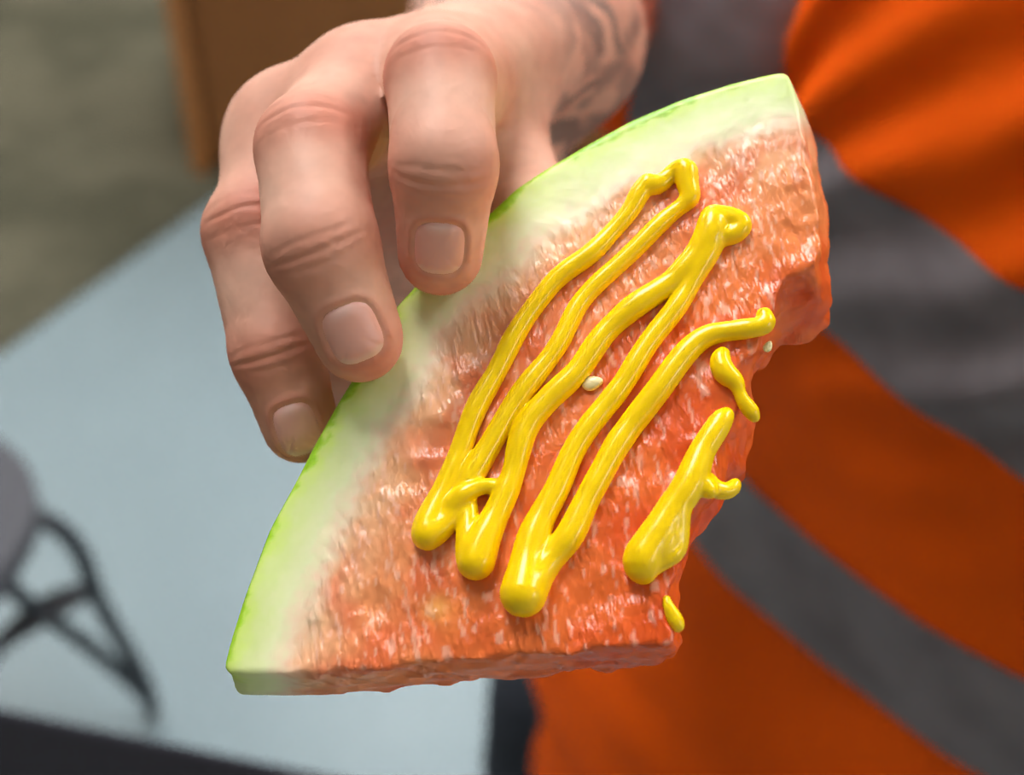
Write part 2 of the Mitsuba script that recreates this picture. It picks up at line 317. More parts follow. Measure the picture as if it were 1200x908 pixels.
def smooth_closed(P, n=900):
    s = np.r_[0, np.cumsum(np.linalg.norm(np.diff(np.vstack([P, P[:1]]), axis=0), axis=1))]; u = np.linspace(0, s[-1], n, endpoint=False)
    Q = np.stack([np.interp(u, s, np.r_[P[:, k], P[0, k]]) for k in (0, 1)], 1)
    return ndimage.gaussian_filter1d(Q, 1.3, axis=0, mode='wrap')
DF, DB = poly_sdf(smooth_closed(P2, 500)), poly_sdf(smooth_closed(B2, 500))
gz = np.arange(-THICK - .003, .0032, H)
w = np.clip(-gz / THICK, 0, 1)[None, None, :].astype(np.float32)
D2 = DF[..., None] * (1 - w) + DB[..., None] * w
GX, GY = gx[:, None], gy[None, :]
grid2 = np.stack(np.broadcast_arrays(GX, GY, np.zeros((1, 1))), -1)
# relief of the cut face: lumps, cavities, and the fibrous cells running roughly up the picture
lump = (meshkit.fbm(grid2 / 0.007, 3, 3) - 0.5)
pits = np.clip(meshkit.fbm(grid2 / 0.0085 + 31, 3, 9) - 0.56, 0, 1)
tc = V([math.cos(math.radians(101)), math.sin(math.radians(101))])
al, ac = GX * tc[0] + GY * tc[1], -GX * tc[1] + GY * tc[0]
cellq = np.stack(np.broadcast_arrays(al / 0.0024, ac / 0.00080, np.zeros((1, 1))), -1)
cells = meshkit.noise(cellq, 5) * .6 + meshkit.noise(cellq * 1.9 + 7, 6) * .4
A3 = cKDTree(spline(A2, 2000)); A3b = cKDTree(spline(A2b, 2000))
# distance from the skin: radial, so the same on both cut faces
def skin_dist(xy): return A3.query(xy)[0]
sd = skin_dist(np.c_[np.broadcast_to(GX, DF.shape).ravel(), np.broadcast_to(GY, DF.shape).ravel()]).reshape(DF.shape)
fl = np.clip((sd - 0.008) / 0.008, 0, 1)                 # how much flesh
relief = fl * (lump * 0.0006 - pits * 0.0035 + (cells - .5) * 0.0006) + (1 - fl) * (lump * 0.0003)
top = (gz[None, None, :] - relief[..., None]).astype(np.float32)
bot = (-THICK - gz)[None, None, :].astype(np.float32)
slab = np.maximum(top, bot)
P3 = np.stack(np.broadcast_arrays(gx[:, None, None], gy[None, :, None], gz[None, None, :]), -1)
rough = ((meshkit.noise(P3 / 0.0022, 11) - .5) * .6 + (meshkit.noise(P3 / 0.006, 12) - .5)) * fl[..., None] * 0.0018
a_, b_ = D2 + rough.astype(np.float32), slab
FS = -smin(-a_, -b_, 0.0009)
for px, py, z_, r_ in ((856, 526, .0012, .0047), (940, 362, -.0035, .0052), (888, 438, -.001, .0032), (806, 650, -.004, .0042)):   # tooth hollows along the bite
    c_ = np.r_[S2(px, py, z_), z_]; ball = r_ - np.sqrt(((P3 - c_) ** 2).sum(-1)); FS = -smin(-FS, -(ball.astype(np.float32) + rough.astype(np.float32) * .5), .0008)
mv, mf = surface_nets(FS, V([gx[0], gy[0], gz[0]]), H)
mv = laplace_smooth(mv, mf, 1, 0.35)
mn = vnormals(mv, mf)
wv = np.clip(-mv[:, 2] / THICK, 0, 1); dist = (1 - wv) * skin_dist(mv[:, :2]) + wv * A3b.query(mv[:, :2])[0]
N3 = lambda s, k, sd_: meshkit.fbm(mv / s + k, 3, sd_)
dist_n = dist + (N3(0.006, 3, 21) - .5) * 0.004 + (N3(0.0015, 5, 22) - .5) * 0.0022
def ramp(x, xs, cs):
    cs = V([srgb(*c) for c in cs]); return np.stack([np.interp(x, xs, cs[:, k]) for k in range(3)], 1)
mc = ramp(dist_n, [0, .0006, .0013, .0035, .0085, .0115, .0150, .022, .038, .075], [(138, 190, 24), (166, 210, 48), (202, 224, 112), (208, 222, 146), (224, 226, 178), (236, 212, 180), (240, 180, 136), (238, 150, 98), (234, 122, 62), (228, 90, 26)])
f2 = np.clip((dist_n - .0105) / .005, 0, 1)[:, None]
blot = np.clip((N3(0.009, 9, 31) - .42) * 4, 0, 1)[:, None]
mc = mc * (1 - f2 * .0) ; deep = ramp(dist, [0, .02, .07], [(224, 96, 54), (214, 66, 26), (208, 54, 14)])
mc = mc + f2 * blot * 0.5 * (deep - mc)
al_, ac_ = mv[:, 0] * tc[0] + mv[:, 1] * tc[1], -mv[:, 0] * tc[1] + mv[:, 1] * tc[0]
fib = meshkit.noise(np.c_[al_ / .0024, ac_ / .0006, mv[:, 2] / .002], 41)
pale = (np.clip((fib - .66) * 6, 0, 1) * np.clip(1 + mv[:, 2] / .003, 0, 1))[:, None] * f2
mc = mc + pale * .42 * (srgb(252, 204, 184) - mc)  # whitish flesh cells, with the wet sparkle drawn into the colour too
ys = np.exp(-((mv[:, :2] - S2(512, 712)) ** 2).sum(1) / (2 * .0017 ** 2))[:, None] * (mv[:, 2:] > -.004)   # a pale immature seed under the surface
mc = mc + ys * .55 * (srgb(238, 178, 92) - mc)
# the skin's own outside face
outer = (dist < 0.0011) & (mn[:, 2] < 0.75) & (np.abs(mv[:, 2] + THICK / 2) < THICK * 2)
inrad = np.linalg.norm(mv[:, :2] - CEN, axis=1)
isk = np.clip((.0010 - dist) / .0007, 0, 1) * np.clip((.9 - mn[:, 2]) / .3, 0, 1)
strp = np.clip((meshkit.fbm(np.c_[np.arctan2(mv[:, 1] - CEN[1], mv[:, 0] - CEN[0]) * 9, mv[:, 2] * 40, 0 * dist], 3, 51) - .45) * 5, 0, 1)[:, None]
mcs = srgb(150, 198, 42) * (1 - strp) + srgb(112, 168, 36) * strp
mc = mc + isk[:, None] * (mcs - mc)
fd = dist[mf].mean(1)
def submesh(sel):
    f = mf[sel]; u, inv = np.unique(f.ravel(), return_inverse=True)
    m = (toW(mv[u]), inv.reshape(-1, 3))
    n = mn[u]; return m, n[:, :1] * EX + n[:, 1:2] * EY + n[:, 2:] * EZ, mc[u]
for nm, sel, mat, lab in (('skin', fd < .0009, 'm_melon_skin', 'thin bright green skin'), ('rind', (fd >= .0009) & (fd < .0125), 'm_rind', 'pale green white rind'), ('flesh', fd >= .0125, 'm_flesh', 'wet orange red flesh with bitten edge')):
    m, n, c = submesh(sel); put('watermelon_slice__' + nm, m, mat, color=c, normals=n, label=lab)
labels['watermelon_slice'] = {'label': 'bitten wedge of watermelon with pale green rind held up in the hand', 'category': 'watermelon'}
face_z = ndimage.gaussian_filter(relief, 2.0)
def face_height(xy): return ndimage.map_coordinates(face_z, np.stack([(xy[:, 0] - gx[0]) / H, (xy[:, 1] - gy[0]) / H]), order=1, mode='nearest')
for i, (px, py, a, ln, lift) in enumerate(((695, 450, 10, .0019, .0006), (900, 404, 60, .0011, -.0008), (853, 422, 80, .0008, .0002))):
    s = trimesh.creation.icosphere(3, 1.0); s.vertices *= [ln, ln * .68, ln * .45]; s.vertices[:, 1] *= 1 - .25 * s.vertices[:, 0] / ln
    s.apply_transform(trimesh.transformations.rotation_matrix(math.radians(a), [0, 0, 1]))
    l = s.vertices + np.r_[S2(px, py), lift + face_height(S2(px, py)[None])[0]]
    put('watermelon_slice__seed' + (f'_{i:03d}' if i else ''), (toW(l), s.faces), 'm_seed', True, label='small pale immature seed')

# ------------------------------------------------------------------ mustard
def mustard(key, strokes, label, k=0.0006, drop=0.55):
    pts = []
    for st in strokes:
        q = V([np.r_[S2(a[0] + 2.5, a[1] + 2, 0.0012), a[2] * np.interp(a[2], (9, 14, 19), (1, .95, 1.04)) / 6600] for a in st]).astype(float)
        if len(q) > 2: q = spline(q, max(2 * len(q), int(np.linalg.norm(np.diff(q[:, :2], axis=0), axis=1).sum() / .0009)))
        r = np.maximum(q[:, 2], .0004)
        r = r * (1 + .10 * (meshkit.noise(np.c_[q[:, :2] / .004, 0 * r], 61) - .5))
        z = face_height(q[:, :2]); z = ndimage.gaussian_filter1d(z, 4, mode='nearest') if len(z) > 4 else z
        extra = V([a[3] if len(a) > 3 else 0 for a in st], float)
        ex = np.interp(np.linspace(0, 1, len(q)), np.linspace(0, 1, len(extra)), extra)
        pts.append(np.c_[q[:, :2], z + r * drop + ex, r])
    P = np.vstack(pts); pad = .0065
    fld = Field(P[:, :3].min(0) - pad, P[:, :3].max(0) + pad, 0.00026)
    for q in pts:
        for a, b in zip(q[:-1], q[1:]): fld.cone(a[:3], b[:3], a[3], b[3], k)
    v, f = fld.mesh(); v = laplace_smooth(v, f, 30, .5, -.505)
    put(key, (toW(v), f), 'm_mustard', True, label=label, category='mustard')
zig = [
    [(757, 213, 11), (747, 224, 11), (738, 240, 10), (715, 268, 10), (690, 294, 11), (653, 321, 11.5), (630, 347, 11), (615, 367, 11), (600, 391, 11.5), (580, 430, 11), (561, 463, 12), (546, 497, 12), (531, 540, 13), (514, 580, 15), (502, 608, 17), (498, 624, 18)],
    [(757, 213, 13), (775, 209, 10), (790, 197, 11), (799, 196, 14), (803, 213, 13), (806, 228, 11), (796, 238, 9), (772, 258, 10), (750, 280, 10), (740, 290, 10), (702, 325, 10), (675, 355, 10), (655, 395, 10.5), (630, 430, 11.5), (607, 460, 12.5), (588, 490, 12.5), (573, 516, 13), (558, 540, 14), (546, 562, 14), (534, 590, 14), (517, 612, 15), (500, 624, 18)],
    [(520, 606, 12), (532, 588, 11, .0010), (548, 576, 10, .0016), (562, 569, 8.5, .0012), (577, 568, 8.5, .0006), (592, 573, 10, .0003)],
    [(545, 582, 10), (546, 605, 12), (549, 635, 16), (555, 656, 20)],
    [(833, 253, 15), (830, 272, 17), (818, 292, 15), (800, 313, 14), (785, 327, 13), (747, 353, 14), (725, 370, 13), (703, 392, 13), (672, 435, 13), (650, 456, 14), (633, 473, 14), (618, 492, 14), (606, 520, 14), (600, 546, 13), (590, 575, 14), (578, 602, 15), (566, 628, 17), (557, 656, 19)],
    [(833, 253, 14), (850, 253, 13), (867, 261, 11), (856, 272, 11), (840, 275, 12), (828, 290, 14), (812, 318, 12), (803, 336, 11), (786, 362, 11.5), (760, 395, 11.5), (744, 420, 12), (725, 450, 12), (695, 487, 12.5), (667, 530, 13), (650, 570, 14), (632, 604, 15), (621, 634, 17), (616, 662, 19), (612, 695, 25)],
    [(893, 367, 10), (893, 378, 10, .0005), (882, 382, 10), (866, 384, 11), (845, 386, 11), (826, 391, 12), (810, 402, 12.5), (797, 416, 13), (772, 450, 13.5), (740, 490, 14), (718, 522, 14), (702, 552, 14), (682, 590, 14), (664, 627, 15), (645, 650, 15), (625, 676, 18), (613, 694, 22)],
]
mustard('mustard_zigzag', zig, 'long glossy yellow mustard zigzag squeezed across the middle of the watermelon face')
mustard('mustard_streak', [
    [(848, 482, 9), (844, 487, 11), (834, 503, 13), (822, 522, 14), (812, 548, 16), (800, 574, 17), (786, 594, 17), (773, 616, 18), (760, 636, 19), (750, 655, 20), (752, 668, 13)],
    [(794, 598, 13, .0003), (792, 620, 12, -.0003), (790, 636, 11, -.0007), (779, 650, 11)], [(784, 618, 14), (776, 634, 15), (768, 648, 13)], [(752, 660, 14), (765, 656, 12), (778, 648, 10)],
    [(815, 560, 12), (824, 568, 10), (830, 573, 8, .0004)], [(828, 558, 9, -.001), (838, 567, 9, -.0018), (850, 566, 8, -.0026), (858, 558, 7, -.003)]],
    'thick short yellow mustard streak beside the lower bitten edge of the watermelon')
mustard('mustard_dab', [[(844, 412, 9), (842, 424, 12), (850, 437, 12), (859, 444, 9), (864, 456, 6), (868, 464, 7, -.0004), (876, 473, 8, -.0014), (881, 480, 6.5, -.002)]],
        'small twisted yellow mustard dab at the upper bitten edge below the zigzag end')
mustard('mustard_drop', [[(778, 697, 3.5), (781, 708, 5), (786, 718, 7, -.0008), (790, 727, 7.5, -.0014)]], 'tiny yellow mustard drop at the lowest corner of the bitten edge')

# ------------------------------------------------------------------ the person
labels['person'] = {'label': 'person in orange high visibility shirt with grey reflective bands holding out the watermelon', 'category': 'person'}
def fdepth(px, py, lift): return (S3(px, py, lift) - EYE) @ FWD
def J(px, py, d, r): return at(px, py, d), r / 1000
fing = {
    'index': [J(512, 100, .292, 12.4), J(516, 92, .2600, 10.0), J(520, 195, .2475, 9.3), J(516, 296, fdepth(516, 296, .0075), 7.8)],
    'middle': [J(430, 112, .288, 12.2), J(364, 174, .2600, 10.0), J(376, 288, .2485, 10.0), J(421, 396, fdepth(421, 396, .0073), 8.0)],
    'ring': [J(350, 166, .294, 12.0), J(299, 272, .2755, 10.0), J(325, 412, .2690, 8.8), J(352, 498, .2700, 7.4)],
    'pinky': [J(354, 250, .320, 10.5), J(362, 360, .306, 9.0), J(402, 432, .300, 8.0), J(436, 462, .303, 7)],
}
thumb = [J(556, 85, .352, 15), J(580, 170, .318, 11.8), J(620, 262, .2945, 10.2), J(606, 338, .2882, 8.5)]
WR = at(604, 72, .378); EL = V([.012, .60, 1.225]); SH = V([.15, .66, 1.40])
hs = 0.0012
allp = [p for c in fing.values() for p, r in c] + [p for p, r in thumb] + [WR, EL]
lo, hi = np.min(allp, 0) - .06, np.max(allp, 0) + .06
body = Field(lo, hi, hs)
pd = (WR - at(450, 120, .305)); pd /= np.linalg.norm(pd)
pal = V([at(522, 104, .303), at(350, 200, .312)]); across = pal[0] - pal[1]; across /= np.linalg.norm(across)
flat = np.cross(pd, across); flat /= np.linalg.norm(flat)
wr = [WR + across * .014, WR - across * .014]
for nm, tgt, r in (('index', wr[0], .018), ('middle', wr[0] * .6 + wr[1] * .4, .019), ('ring', wr[1] * .7 + wr[0] * .3, .018), ('pinky', wr[1], .017)):
    body.cone(fing[nm][0][0], tgt, fing[nm][0][1], r, .008)
body.cone(at(462, 285, .362), at(560, 150, .376), .022, .023, .010); body.cone(at(462, 285, .362), fing['ring'][0][0], .019, .012, .010)
body.cone(thumb[0][0], WR + across * .008, .015, .019, .010)
fax = (EL - WR) / np.linalg.norm(EL - WR); fsd = np.cross(fax, flat); fsd /= np.linalg.norm(fsd)
mid = WR + (EL - WR) * .62
for s in (-1, 1):
    body.cone(WR + fsd * s * .011, mid + fsd * s * .012, .0225, .033, .012)
    body.cone(mid + fsd * s * .012, EL, .033, .038, .015)
body.cone(EL, EL + (SH - EL) * .45, .038, .042, .02)
base = body.F.copy(); total = base.copy()
for nm, c in {**fing, 'thumb': thumb}.items():
    one = Field(lo, hi, hs); one.o = body.o
    for (p, r), (q, s) in zip(c[:-1], c[1:]): one.cone(p, q, r, s, .0025)
    p, r = c[-1]; d = p - c[-2][0]; d /= np.linalg.norm(d)
    total = smin(total, smin(base, one.F, .010), .0007)
body.F = total
hv, hf = body.mesh()
keep = hv[:, 1] < 9
hv = laplace_smooth(hv, hf, 5, .5, -.52)
hv, hf = trimesh.remesh.subdivide(hv, hf); hv = laplace_smooth(hv, hf, 4, .5)
hn = vnormals(hv, hf)
# finger frames: axis, direction of the back of the finger
toc = -FWD
def frame(c, i):
    p, q = c[i][0], c[i + 1][0]; d = (q - p) / np.linalg.norm(q - p); m = toc - d * (toc @ d); m /= np.linalg.norm(m); return p, q, d, m, np.cross(d, m)
disp = np.zeros(len(hv)); red = np.zeros(len(hv)); 
seg_pts = {nm: c for nm, c in {**fing, 'thumb': thumb}.items()}
def seg_dist(P, a, b):
    d = b - a; t = np.clip(((P - a) @ d) / (d @ d), 0, 1); return np.linalg.norm(P - a - t[:, None] * d, axis=1)
alld = np.stack([np.min([seg_dist(hv, c[i][0], c[i + 1][0]) - c[i][1] for i in range(3)], axis=0) for c in seg_pts.values()])
owner = alld.argmin(0); names = list(seg_pts)
for nm in ('index', 'middle', 'ring'):
    c = fing[nm]; own = owner == names.index(nm)
    for ji, offs in ((1, (-.0040, -.0010, .0030)), (2, (-.0022, .0004, .0028))):
        p, q, d, m, s = frame(c, ji) if ji == 2 else frame(c, 1)
        rel = hv - c[ji][0]; x, y, lat = rel @ d, rel @ m, rel @ s
        near = own & (y > -.001) & (np.abs(x) < .014)
        for o in offs:
            amp = (.00028 if abs(o) < .002 else .00015) * (.55 + .9 * meshkit.noise(np.c_[lat / .006, 0 * x + o * 3e4, 0 * x], 5))
            bow = o * (1.0 - (lat / .011) ** 2 * .5) + .0005 * (meshkit.noise(np.c_[lat / .004, 0 * x + o * 1e4, 0 * x], 3) - .5)
            disp -= np.where(near, amp * np.exp(-((x - bow) / .00055) ** 2) * np.clip(1.25 - (lat / .009) ** 2, 0, 1), 0)
        red += np.where(own & (y > -.004), np.exp(-(x / .0075) ** 2), 0) * (.9 if ji == 1 else .75)
    p, q, d, m, s = frame(c, 2); rel = hv - q; x = rel @ d
    red += np.where(own, np.clip((x + .012) / .016, 0, 1) * .7, 0)
nails, nail_frames = [], {}
NAIL = {'index': (518, 292, 4.35, 4.9, 0.02), 'middle': (413, 391, 4.7, 5.2, 0.25), 'ring': (350, 503, 4.0, 5.0, 0.45)}
for nm, (px, py, hw, hl, tw_) in NAIL.items():
    c = fing[nm]; p, q, d, m, s = frame(c, 2)
    # the nail lies on the back of the finger, found by marching from outside along the frame's direction
    tgt = at(px, py, (q - EYE) @ FWD - .006); view = (tgt - EYE) / np.linalg.norm(tgt - EYE)
    for _ in range(80):
        g = body.sample(tgt[None])[0]; tgt = tgt + view * g * .7
    axp = q + d * ((tgt - q) @ d); mm = tgt - axp; mm = .35 * mm / np.linalg.norm(mm) + .65 * m; mm -= d * (mm @ d); mm /= np.linalg.norm(mm); ss = np.cross(d, mm)
    cen = axp + d * ((tgt - axp) @ d)
    nail_frames[nm] = (cen, d, mm, ss, hw / 1000, hl / 1000, c[3][1])
    U, Vv = np.meshgrid(np.linspace(-1, 1, 33), np.linspace(-1, 1, 37), indexing='ij')
    def build(U, Vv):
        e = 3.2; k = np.maximum(np.abs(U), np.abs(Vv)) / np.maximum((np.abs(U) ** e + np.abs(Vv) ** e) ** (1 / e), 1e-9); return U * k, Vv * k
    u2, v2 = build(U, Vv); u2, v2 = u2 * hw / 1000, v2 * hl / 1000
    P = cen + u2[..., None] * ss + v2[..., None] * d + mm * .012
    P = P.reshape(-1, 3)
    for _ in range(60): P = P - mm * (body.sample(P) * .75)[:, None]
    hgt = ((P - cen) @ mm).reshape(U.shape); hgt = ndimage.gaussian_filter(hgt, 3, mode='nearest')
    rad = np.maximum(np.abs(U), np.abs(Vv))
    dome = .00042 * (1 - rad ** 6) - .0003 * rad ** 10
    G = (cen + u2[..., None] * ss + v2[..., None] * d + (hgt + dome)[..., None] * mm).reshape(-1, 3)
    i, j = np.meshgrid(np.arange(32), np.arange(36), indexing='ij'); a = (i * 37 + j).ravel()
    fcs = np.vstack([np.c_[a, a + 37, a + 38], np.c_[a, a + 38, a + 1]])
    if (vnormals(G, fcs)[600] @ mm) < 0: fcs = fcs[:, ::-1]
    vv = Vv.ravel()
    col = srgb(222, 162, 148)[None] + np.clip((vv - .74) / .16, 0, 1)[:, None] * .5 * (srgb(226, 196, 174) - srgb(222, 162, 148)) + (np.exp(-((vv + .85) / .22) ** 2) * np.exp(-(U.ravel() / .6) ** 2))[:, None] * .6 * (srgb(224, 190, 182) - srgb(222, 162, 148))
    nails.append((nm, (G, fcs), col))
    # the fold of skin round the nail
    rel = hv - cen; x, y, lat = rel @ d, rel @ mm, rel @ ss
    e = ((np.abs(lat) / (hw / 1000)) ** 3.2 + (np.abs(x) / (hl / 1000)) ** 3.2) ** (1 / 3.2)
    on = (owner == names.index(nm)) & (y > -.006)
    disp += np.where(on, -.0003 * np.exp(-((e - .98) / .07) ** 2) + .0003 * np.exp(-((e - 1.2) / .13) ** 2) * (x < hl / 1000 * .6), 0)
    red += np.where(on, np.exp(-((e - 1.15) / .15) ** 2) * .35, 0)
disp += (meshkit.fbm(hv / .004, 3, 71) - .5) * .00012
hv = hv + hn * disp[:, None]
# skin colour: paler between the joints, redder at knuckles and tips, blotches, ink on the forearm
rel = hv - WR; s_ = rel @ fax; ph = np.arctan2(rel @ fsd, rel @ flat)
blo = meshkit.fbm(hv / .012, 4, 81); fine = meshkit.fbm(hv / .0025, 3, 82)
kn = np.zeros(len(hv))
for nm in ('index', 'middle', 'ring', 'pinky'):
    kn += np.exp(-(np.linalg.norm(hv - fing[nm][0][0], axis=1) / .016) ** 2) * .5
red = np.clip(red * .8 + kn + (blo - .5) * .9 + .18, 0, 1)[:, None]
hc = srgb(213, 166, 145) * (1 - red) + srgb(196, 124, 103) * red
hc = hc * (1 + (fine - .5) * .16)[:, None]
warp = meshkit.fbm(hv / .02, 3, 91)
sw = np.abs(np.sin(ph * 2.2 + s_ * 75 + warp * 9)); ink = np.clip((.72 - sw) * 3, 0, 1) * np.clip((meshkit.fbm(hv / .018 + 5, 3, 92) - .25) * 6, 0, 1)
ink2 = np.clip((meshkit.fbm(hv / .012 + 9, 3, 93) - .48) * 7, 0, 1) * .8
ink = np.clip(np.maximum(ink, ink2), 0, 1) * np.clip((s_ + .065) / .02, 0, 1) * np.clip((.2 - np.abs(s_ - .12)) / .05, 0, 1)
hc = hc + (ink * .68)[:, None] * (srgb(88, 84, 84) - hc)
mk = np.exp(-(np.linalg.norm(hv - at(264, 302, .262), axis=1) / .0022) ** 2)          # small dark mark on the ring finger
hc = hc + mk[:, None] * .6 * (srgb(110, 84, 84) - hc)

# head, neck and the other arm, at a coarser step
def blob(parts, h, it=6):
    P = V([p for a in parts for p in (a[0], a[1])]); R = max(max(a[2], a[3]) for a in parts)
    fl_ = Field(P.min(0) - R - .02, P.max(0) + R + .02, h)
    for a in parts: fl_.cone(*a)
    v, f = fl_.mesh(); return laplace_smooth(v, f, it, .5, -.52), f
HD = V([.215, .47, 1.66]); fc = V([-.85, -.45, -.28]); fc /= np.linalg.norm(fc); sdv = np.cross(fc, [0, 0, 1]); sdv /= np.linalg.norm(sdv); upv = np.cross(sdv, fc)
hp = [(HD + upv * .03 - fc * .02, HD + upv * .03 - fc * .02 + upv * .01, .088, .088, .02), (HD + fc * .02 - upv * .02, HD + fc * .035 - upv * .075, .07, .05, .03),
      (V([.25, .49, 1.44]), HD - upv * .06 - fc * .03, .062, .056, .03), (HD + fc * .085 + upv * .015, HD + fc * .104 - upv * .03, .009, .014, .012),
      (HD + fc * .066 - upv * .058 - sdv * .018, HD + fc * .066 - upv * .058 + sdv * .018, .012, .012, .008)]
for s in (-1, 1):
    hp += [(HD + sdv * s * .082 + upv * .01, HD + sdv * s * .086 - upv * .035, .014, .009, .006), (HD + fc * .078 + sdv * s * .032 + upv * .022, HD + fc * .078 + sdv * s * .036 + upv * .022, .012, .012, .01)]
headv, headf = blob(hp, .003)
LS, LE, LW = V([.345, .325, 1.38]), V([.40, .27, 1.12]), V([.37, .20, .89])
lp = [(LS, LE, .046, .037, .02), (LE, LW, .037, .025, .02), (LW, LW + V([.0, -.02, -.08]), .026, .03, .015)]
for k in range(4):
    a = LW + V([.012 - .003 * k, -.045 + .02 * k, -.085]); lp += [(a, a + V([-.004, -.01, -.04]), .0095, .0085, .004), (a + V([-.004, -.01, -.04]), a + V([-.016, -.016, -.075 + .004 * k]), .0085, .0072, .002)]
lp += [(LW + V([-.01, -.04, -.04]), LW + V([-.02, -.065, -.085]), .012, .0085, .008)]
leftv, leftf = blob(lp, .003)
bv = np.vstack([hv, headv, leftv]); bf = np.vstack([hf, headf + len(hv), leftf + len(hv) + len(headv)])
oc = np.vstack([headv, leftv]); oc = srgb(216, 162, 140) * (1 + (meshkit.fbm(oc / .02, 3, 95) - .5) * .2)[:, None]
put('person__body', (bv, bf), 'm_skin', True, color=np.vstack([hc, oc]), label='fair skinned hand and tattooed forearm')
for i, (nm, m, col) in enumerate(nails):
    put('person__body__fingernail' + (f'_{i:03d}' if i else ''), m, 'm_nail', True, color=col)
hair, hairf = blob([(HD + upv * .045 - fc * .03, HD + upv * .05 - fc * .03, .09, .09, .02), (HD - fc * .05, HD - fc * .055 - upv * .03, .07, .055, .02)], .004)
put('person__hair', (hair, hairf), 'm_hair', True)

# shirt: stacked sections, folds along the surface
# z, centre (x, y), half width across the body, half depth; the body faces PU
PU = V([-.87, -.5]); PU /= np.linalg.norm(PU); PL = V([.5, -.87]); PL /= np.linalg.norm(PL)
SECT = [(.54, .207, .565, .300, .142), (.75, .217, .549, .281, .142), (.88, .237, .512, .236, .130), (1.0, .25, .49, .205, .122), (1.10, .254, .483, .198, .130), (1.20, .262, .47, .182, .140),
        (1.30, .265, .465, .172, .138), (1.38, .26, .472, .18, .112), (1.43, .25, .49, .155, .09), (1.465, .25, .49, .10, .075), (1.485, .25, .49, .072, .066)]
def shirt_fn(z, th, off=0.0):
    t = V(SECT); from_ = lambda k: np.interp(z, t[:, 0], SM[:, k])
    cx_, cy_, a, b = (from_(k) for k in range(1, 5))
    ct, st = np.cos(th), np.sin(th); e = .82
    ql, qu = a * np.sign(ct) * np.abs(ct) ** e, b * np.sign(st) * np.abs(st) ** e
    x, y = cx_ + ql * PL[0] + qu * PU[0], cy_ + ql * PL[1] + qu * PU[1]
    nrm = np.stack([ct / a * PL[0] + st / b * PU[0], ct / a * PL[1] + st / b * PU[1], 0 * ct], -1); nrm /= np.linalg.norm(nrm, axis=-1, keepdims=True)
    arcl = th * .2
    f1 = np.sin((arcl * 1.2 + z) * 112 + 6 * (meshkit.fbm(np.stack([arcl * 7, z * 7, 0 * z], -1), 2, 101) - .5))
    f2 = meshkit.fbm(np.stack([arcl * 9 + z * 5, z * 7 - arcl * 3, 0 * z], -1), 3, 102) - .5
    up = np.clip((z - 1.08) / .16, 0, 1)
    d = (f1 * .0026 * up + f2 * (.016 - .004 * up)) * np.clip((1.47 - z) / .08, 0, 1) + off
    return np.stack([x, y, z], -1) + nrm * d[..., None]
SM = V(SECT)
zz = np.linspace(.54, 1.485, 260); SM = np.stack([np.interp(zz, V(SECT)[:, 0], V(SECT)[:, k]) for k in range(5)], 1); SM[:, 1:] = ndimage.gaussian_filter1d(SM[:, 1:], 7, axis=0, mode='nearest')
SECT = [tuple(r) for r in SM]
def band(z0, z1, n, m, off, tilt=0.0, th0=0, th1=2 * np.pi):
    zs = np.linspace(z0, z1, n); ths = np.linspace(th0, th1, m + 1)
    Z, TH = np.meshgrid(zs, ths, indexing='ij'); Z0 = Z
    for _ in range(3 if tilt else 0): Z = Z0 + tilt * (shirt_fn(Z, TH, off)[..., 1] - .42)
    P = shirt_fn(Z, TH, off).reshape(-1, 3)
    i, j = np.meshgrid(np.arange(n - 1), np.arange(m), indexing='ij'); a = (i * (m + 1) + j).ravel()
    f = np.vstack([np.c_[a, a + 1, a + m + 2], np.c_[a, a + m + 2, a + m + 1]])
    return trimesh.Trimesh(P, f, process=False)
sh = band(.54, 1.485, 330, 420, 0.0)
# short sleeves
def sleeve(S, C, nh, r0, r1, seed):
    n, m = 90, 120; nh = nh / np.linalg.norm(nh); T, A = np.meshgrid(np.linspace(0, 1, n), np.linspace(0, 2 * np.pi, m + 1), indexing='ij')
    n0 = C - S; n0 /= np.linalg.norm(n0); L_ = np.linalg.norm(C - S); t = T[:, :1]
    ctr = (1 - t) ** 2 * S + 2 * t * (1 - t) * (C - nh * L_ * .45) + t ** 2 * C
    ax_ = np.gradient(ctr, axis=0); ax_ /= np.linalg.norm(ax_, axis=1, keepdims=True)
    u = np.cross(ax_, [0, 0, 1.0]); u /= np.linalg.norm(u, axis=1, keepdims=True); w_ = np.cross(ax_, u)
    ca, sa = np.cos(A), np.sin(A); rr = r0 + (r1 - r0) * T + .012 * (meshkit.fbm(np.stack([ca * 1.6, sa * 1.6, T * 4.5], -1) + seed, 3, 111) - .5)
    P = ctr[:, None] + rr[..., None] * (ca[..., None] * u[:, None] + sa[..., None] * w_[:, None])
    i, j = np.meshgrid(np.arange(n - 1), np.arange(m), indexing='ij'); a = (i * (m + 1) + j).ravel()
    return P, np.vstack([np.c_[a, a + m + 2, a + 1], np.c_[a, a + m + 1, a + m + 2]]), n, m
def sleeve_tape(P, a, b, n, m, off=.0012):
    C = P[:, :-1].mean(1, keepdims=True); D = P - C; Q = C + D * (1 + off / np.linalg.norm(D, axis=-1, keepdims=True)); Q = Q[a:b]
    i, j = np.meshgrid(np.arange(b - a - 1), np.arange(m), indexing='ij'); k = (i * (m + 1) + j).ravel()
    return (Q.reshape(-1, 3), np.vstack([np.c_[k, k + m + 2, k + 1], np.c_[k, k + m + 1, k + m + 2]]))
put('person__shirt', sh, 'm_shirt', True, label='bright orange high visibility shirt')
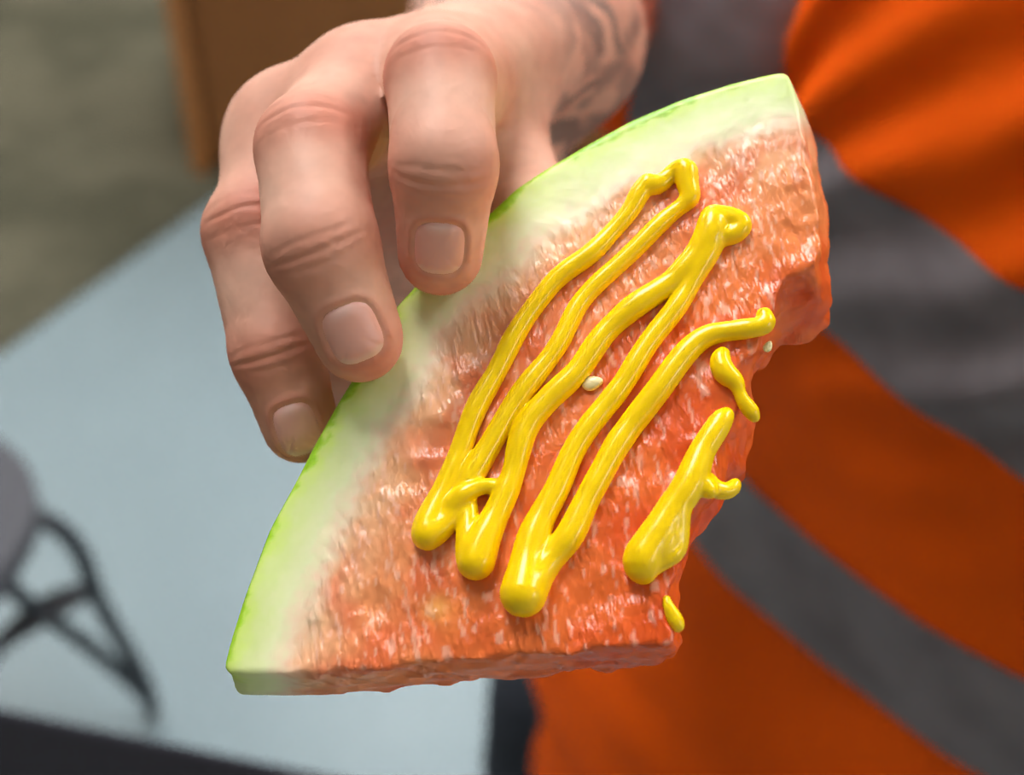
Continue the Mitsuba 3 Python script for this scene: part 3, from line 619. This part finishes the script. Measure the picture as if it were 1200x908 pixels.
RS = sleeve(SH, at(766, -12, .61), -.90 * RT + .38 * UP + .10 * FWD, .085, .066, 3.0); LSl = sleeve(LS, LS * .35 + LE * .65, LE - LS, .085, .074, 8.0)
put('person__shirt__sleeve', (RS[0].reshape(-1, 3), RS[1]), 'm_shirt', True)
put('person__shirt__sleeve_001', (LSl[0].reshape(-1, 3), LSl[1]), 'm_shirt', True)
put('person__shirt__reflective_band', band(1.165, 1.236, 24, 420, .0012), 'm_tape', True, label='grey reflective band round the chest')
put('person__shirt__reflective_band_001', band(.981, 1.048, 24, 420, .0012, -.22), 'm_tape', True, label='grey reflective band round the waist')
put('person__shirt__reflective_band_002', sleeve_tape(RS[0], 60, 86, RS[2], RS[3]), 'm_tape', True, label='grey reflective band round the sleeve')

# trousers and shoes
def loft(rows, n=60, m=60, seed=0):
    t = lerp_table(rows, n); ang = np.linspace(0, 2 * np.pi, m + 1)
    Z = t[:, :1] + 0 * ang; x = t[:, 1:2] + t[:, 3:4] * np.cos(ang); y = t[:, 2:3] + t[:, 4:5] * np.sin(ang)
    P = np.stack([x, y, Z], -1); wob = (meshkit.fbm(P * 12, 3, seed) - .5)[..., None] * .012
    D = P - np.stack([t[:, 1:2] + 0 * ang, t[:, 2:3] + 0 * ang, Z], -1); P = P + D / (np.linalg.norm(D, axis=-1, keepdims=True) + 1e-9) * wob
    i, j = np.meshgrid(np.arange(n - 1), np.arange(m), indexing='ij'); a = (i * (m + 1) + j).ravel()
    return trimesh.Trimesh(P.reshape(-1, 3), np.vstack([np.c_[a, a + 1, a + m + 2], np.c_[a, a + m + 2, a + m + 1]]), process=False)
def LG(z, lat, dep, r, q): c = V([.25, .49]) + PL * lat + PU * dep; return (z, c[0], c[1], r, q)
tr = [loft([LG(.03, -.36, .02, .07, .07), LG(.3, -.34, .03, .075, .075), LG(.55, -.295, .03, .098, .098), LG(.80, -.12, .01, .11, .11)], seed=1),
      loft([LG(.03, .22, .02, .07, .07), LG(.3, .20, .03, .075, .075), LG(.55, .17, .03, .098, .098), LG(.80, .10, .01, .11, .11)], seed=2),
      loft([LG(.72, -.07, 0, .12, .12), LG(.95, -.05, 0, .11, .11)], seed=3), loft([LG(.72, .07, 0, .12, .12), LG(.95, .05, 0, .11, .11)], seed=4)]
put('person__trousers', trimesh.util.concatenate(tr), 'm_trousers', True, label='dark navy trousers')
for i, lat in enumerate((-.36, .22)):
    c = V([.25, .49]) + PL * lat; q = lambda d, z: np.r_[c + PU * d, z]
    v, f = blob([(q(-.04, .045), q(.05, .045), .045, .042, .02), (q(.05, .04), q(.16, .036), .04, .034, .02)], .005)
    v[:, 2] = np.maximum(v[:, 2], .001); put('person__shoe' + ('_001' if i else ''), (v, f), 'm_shoe', True)
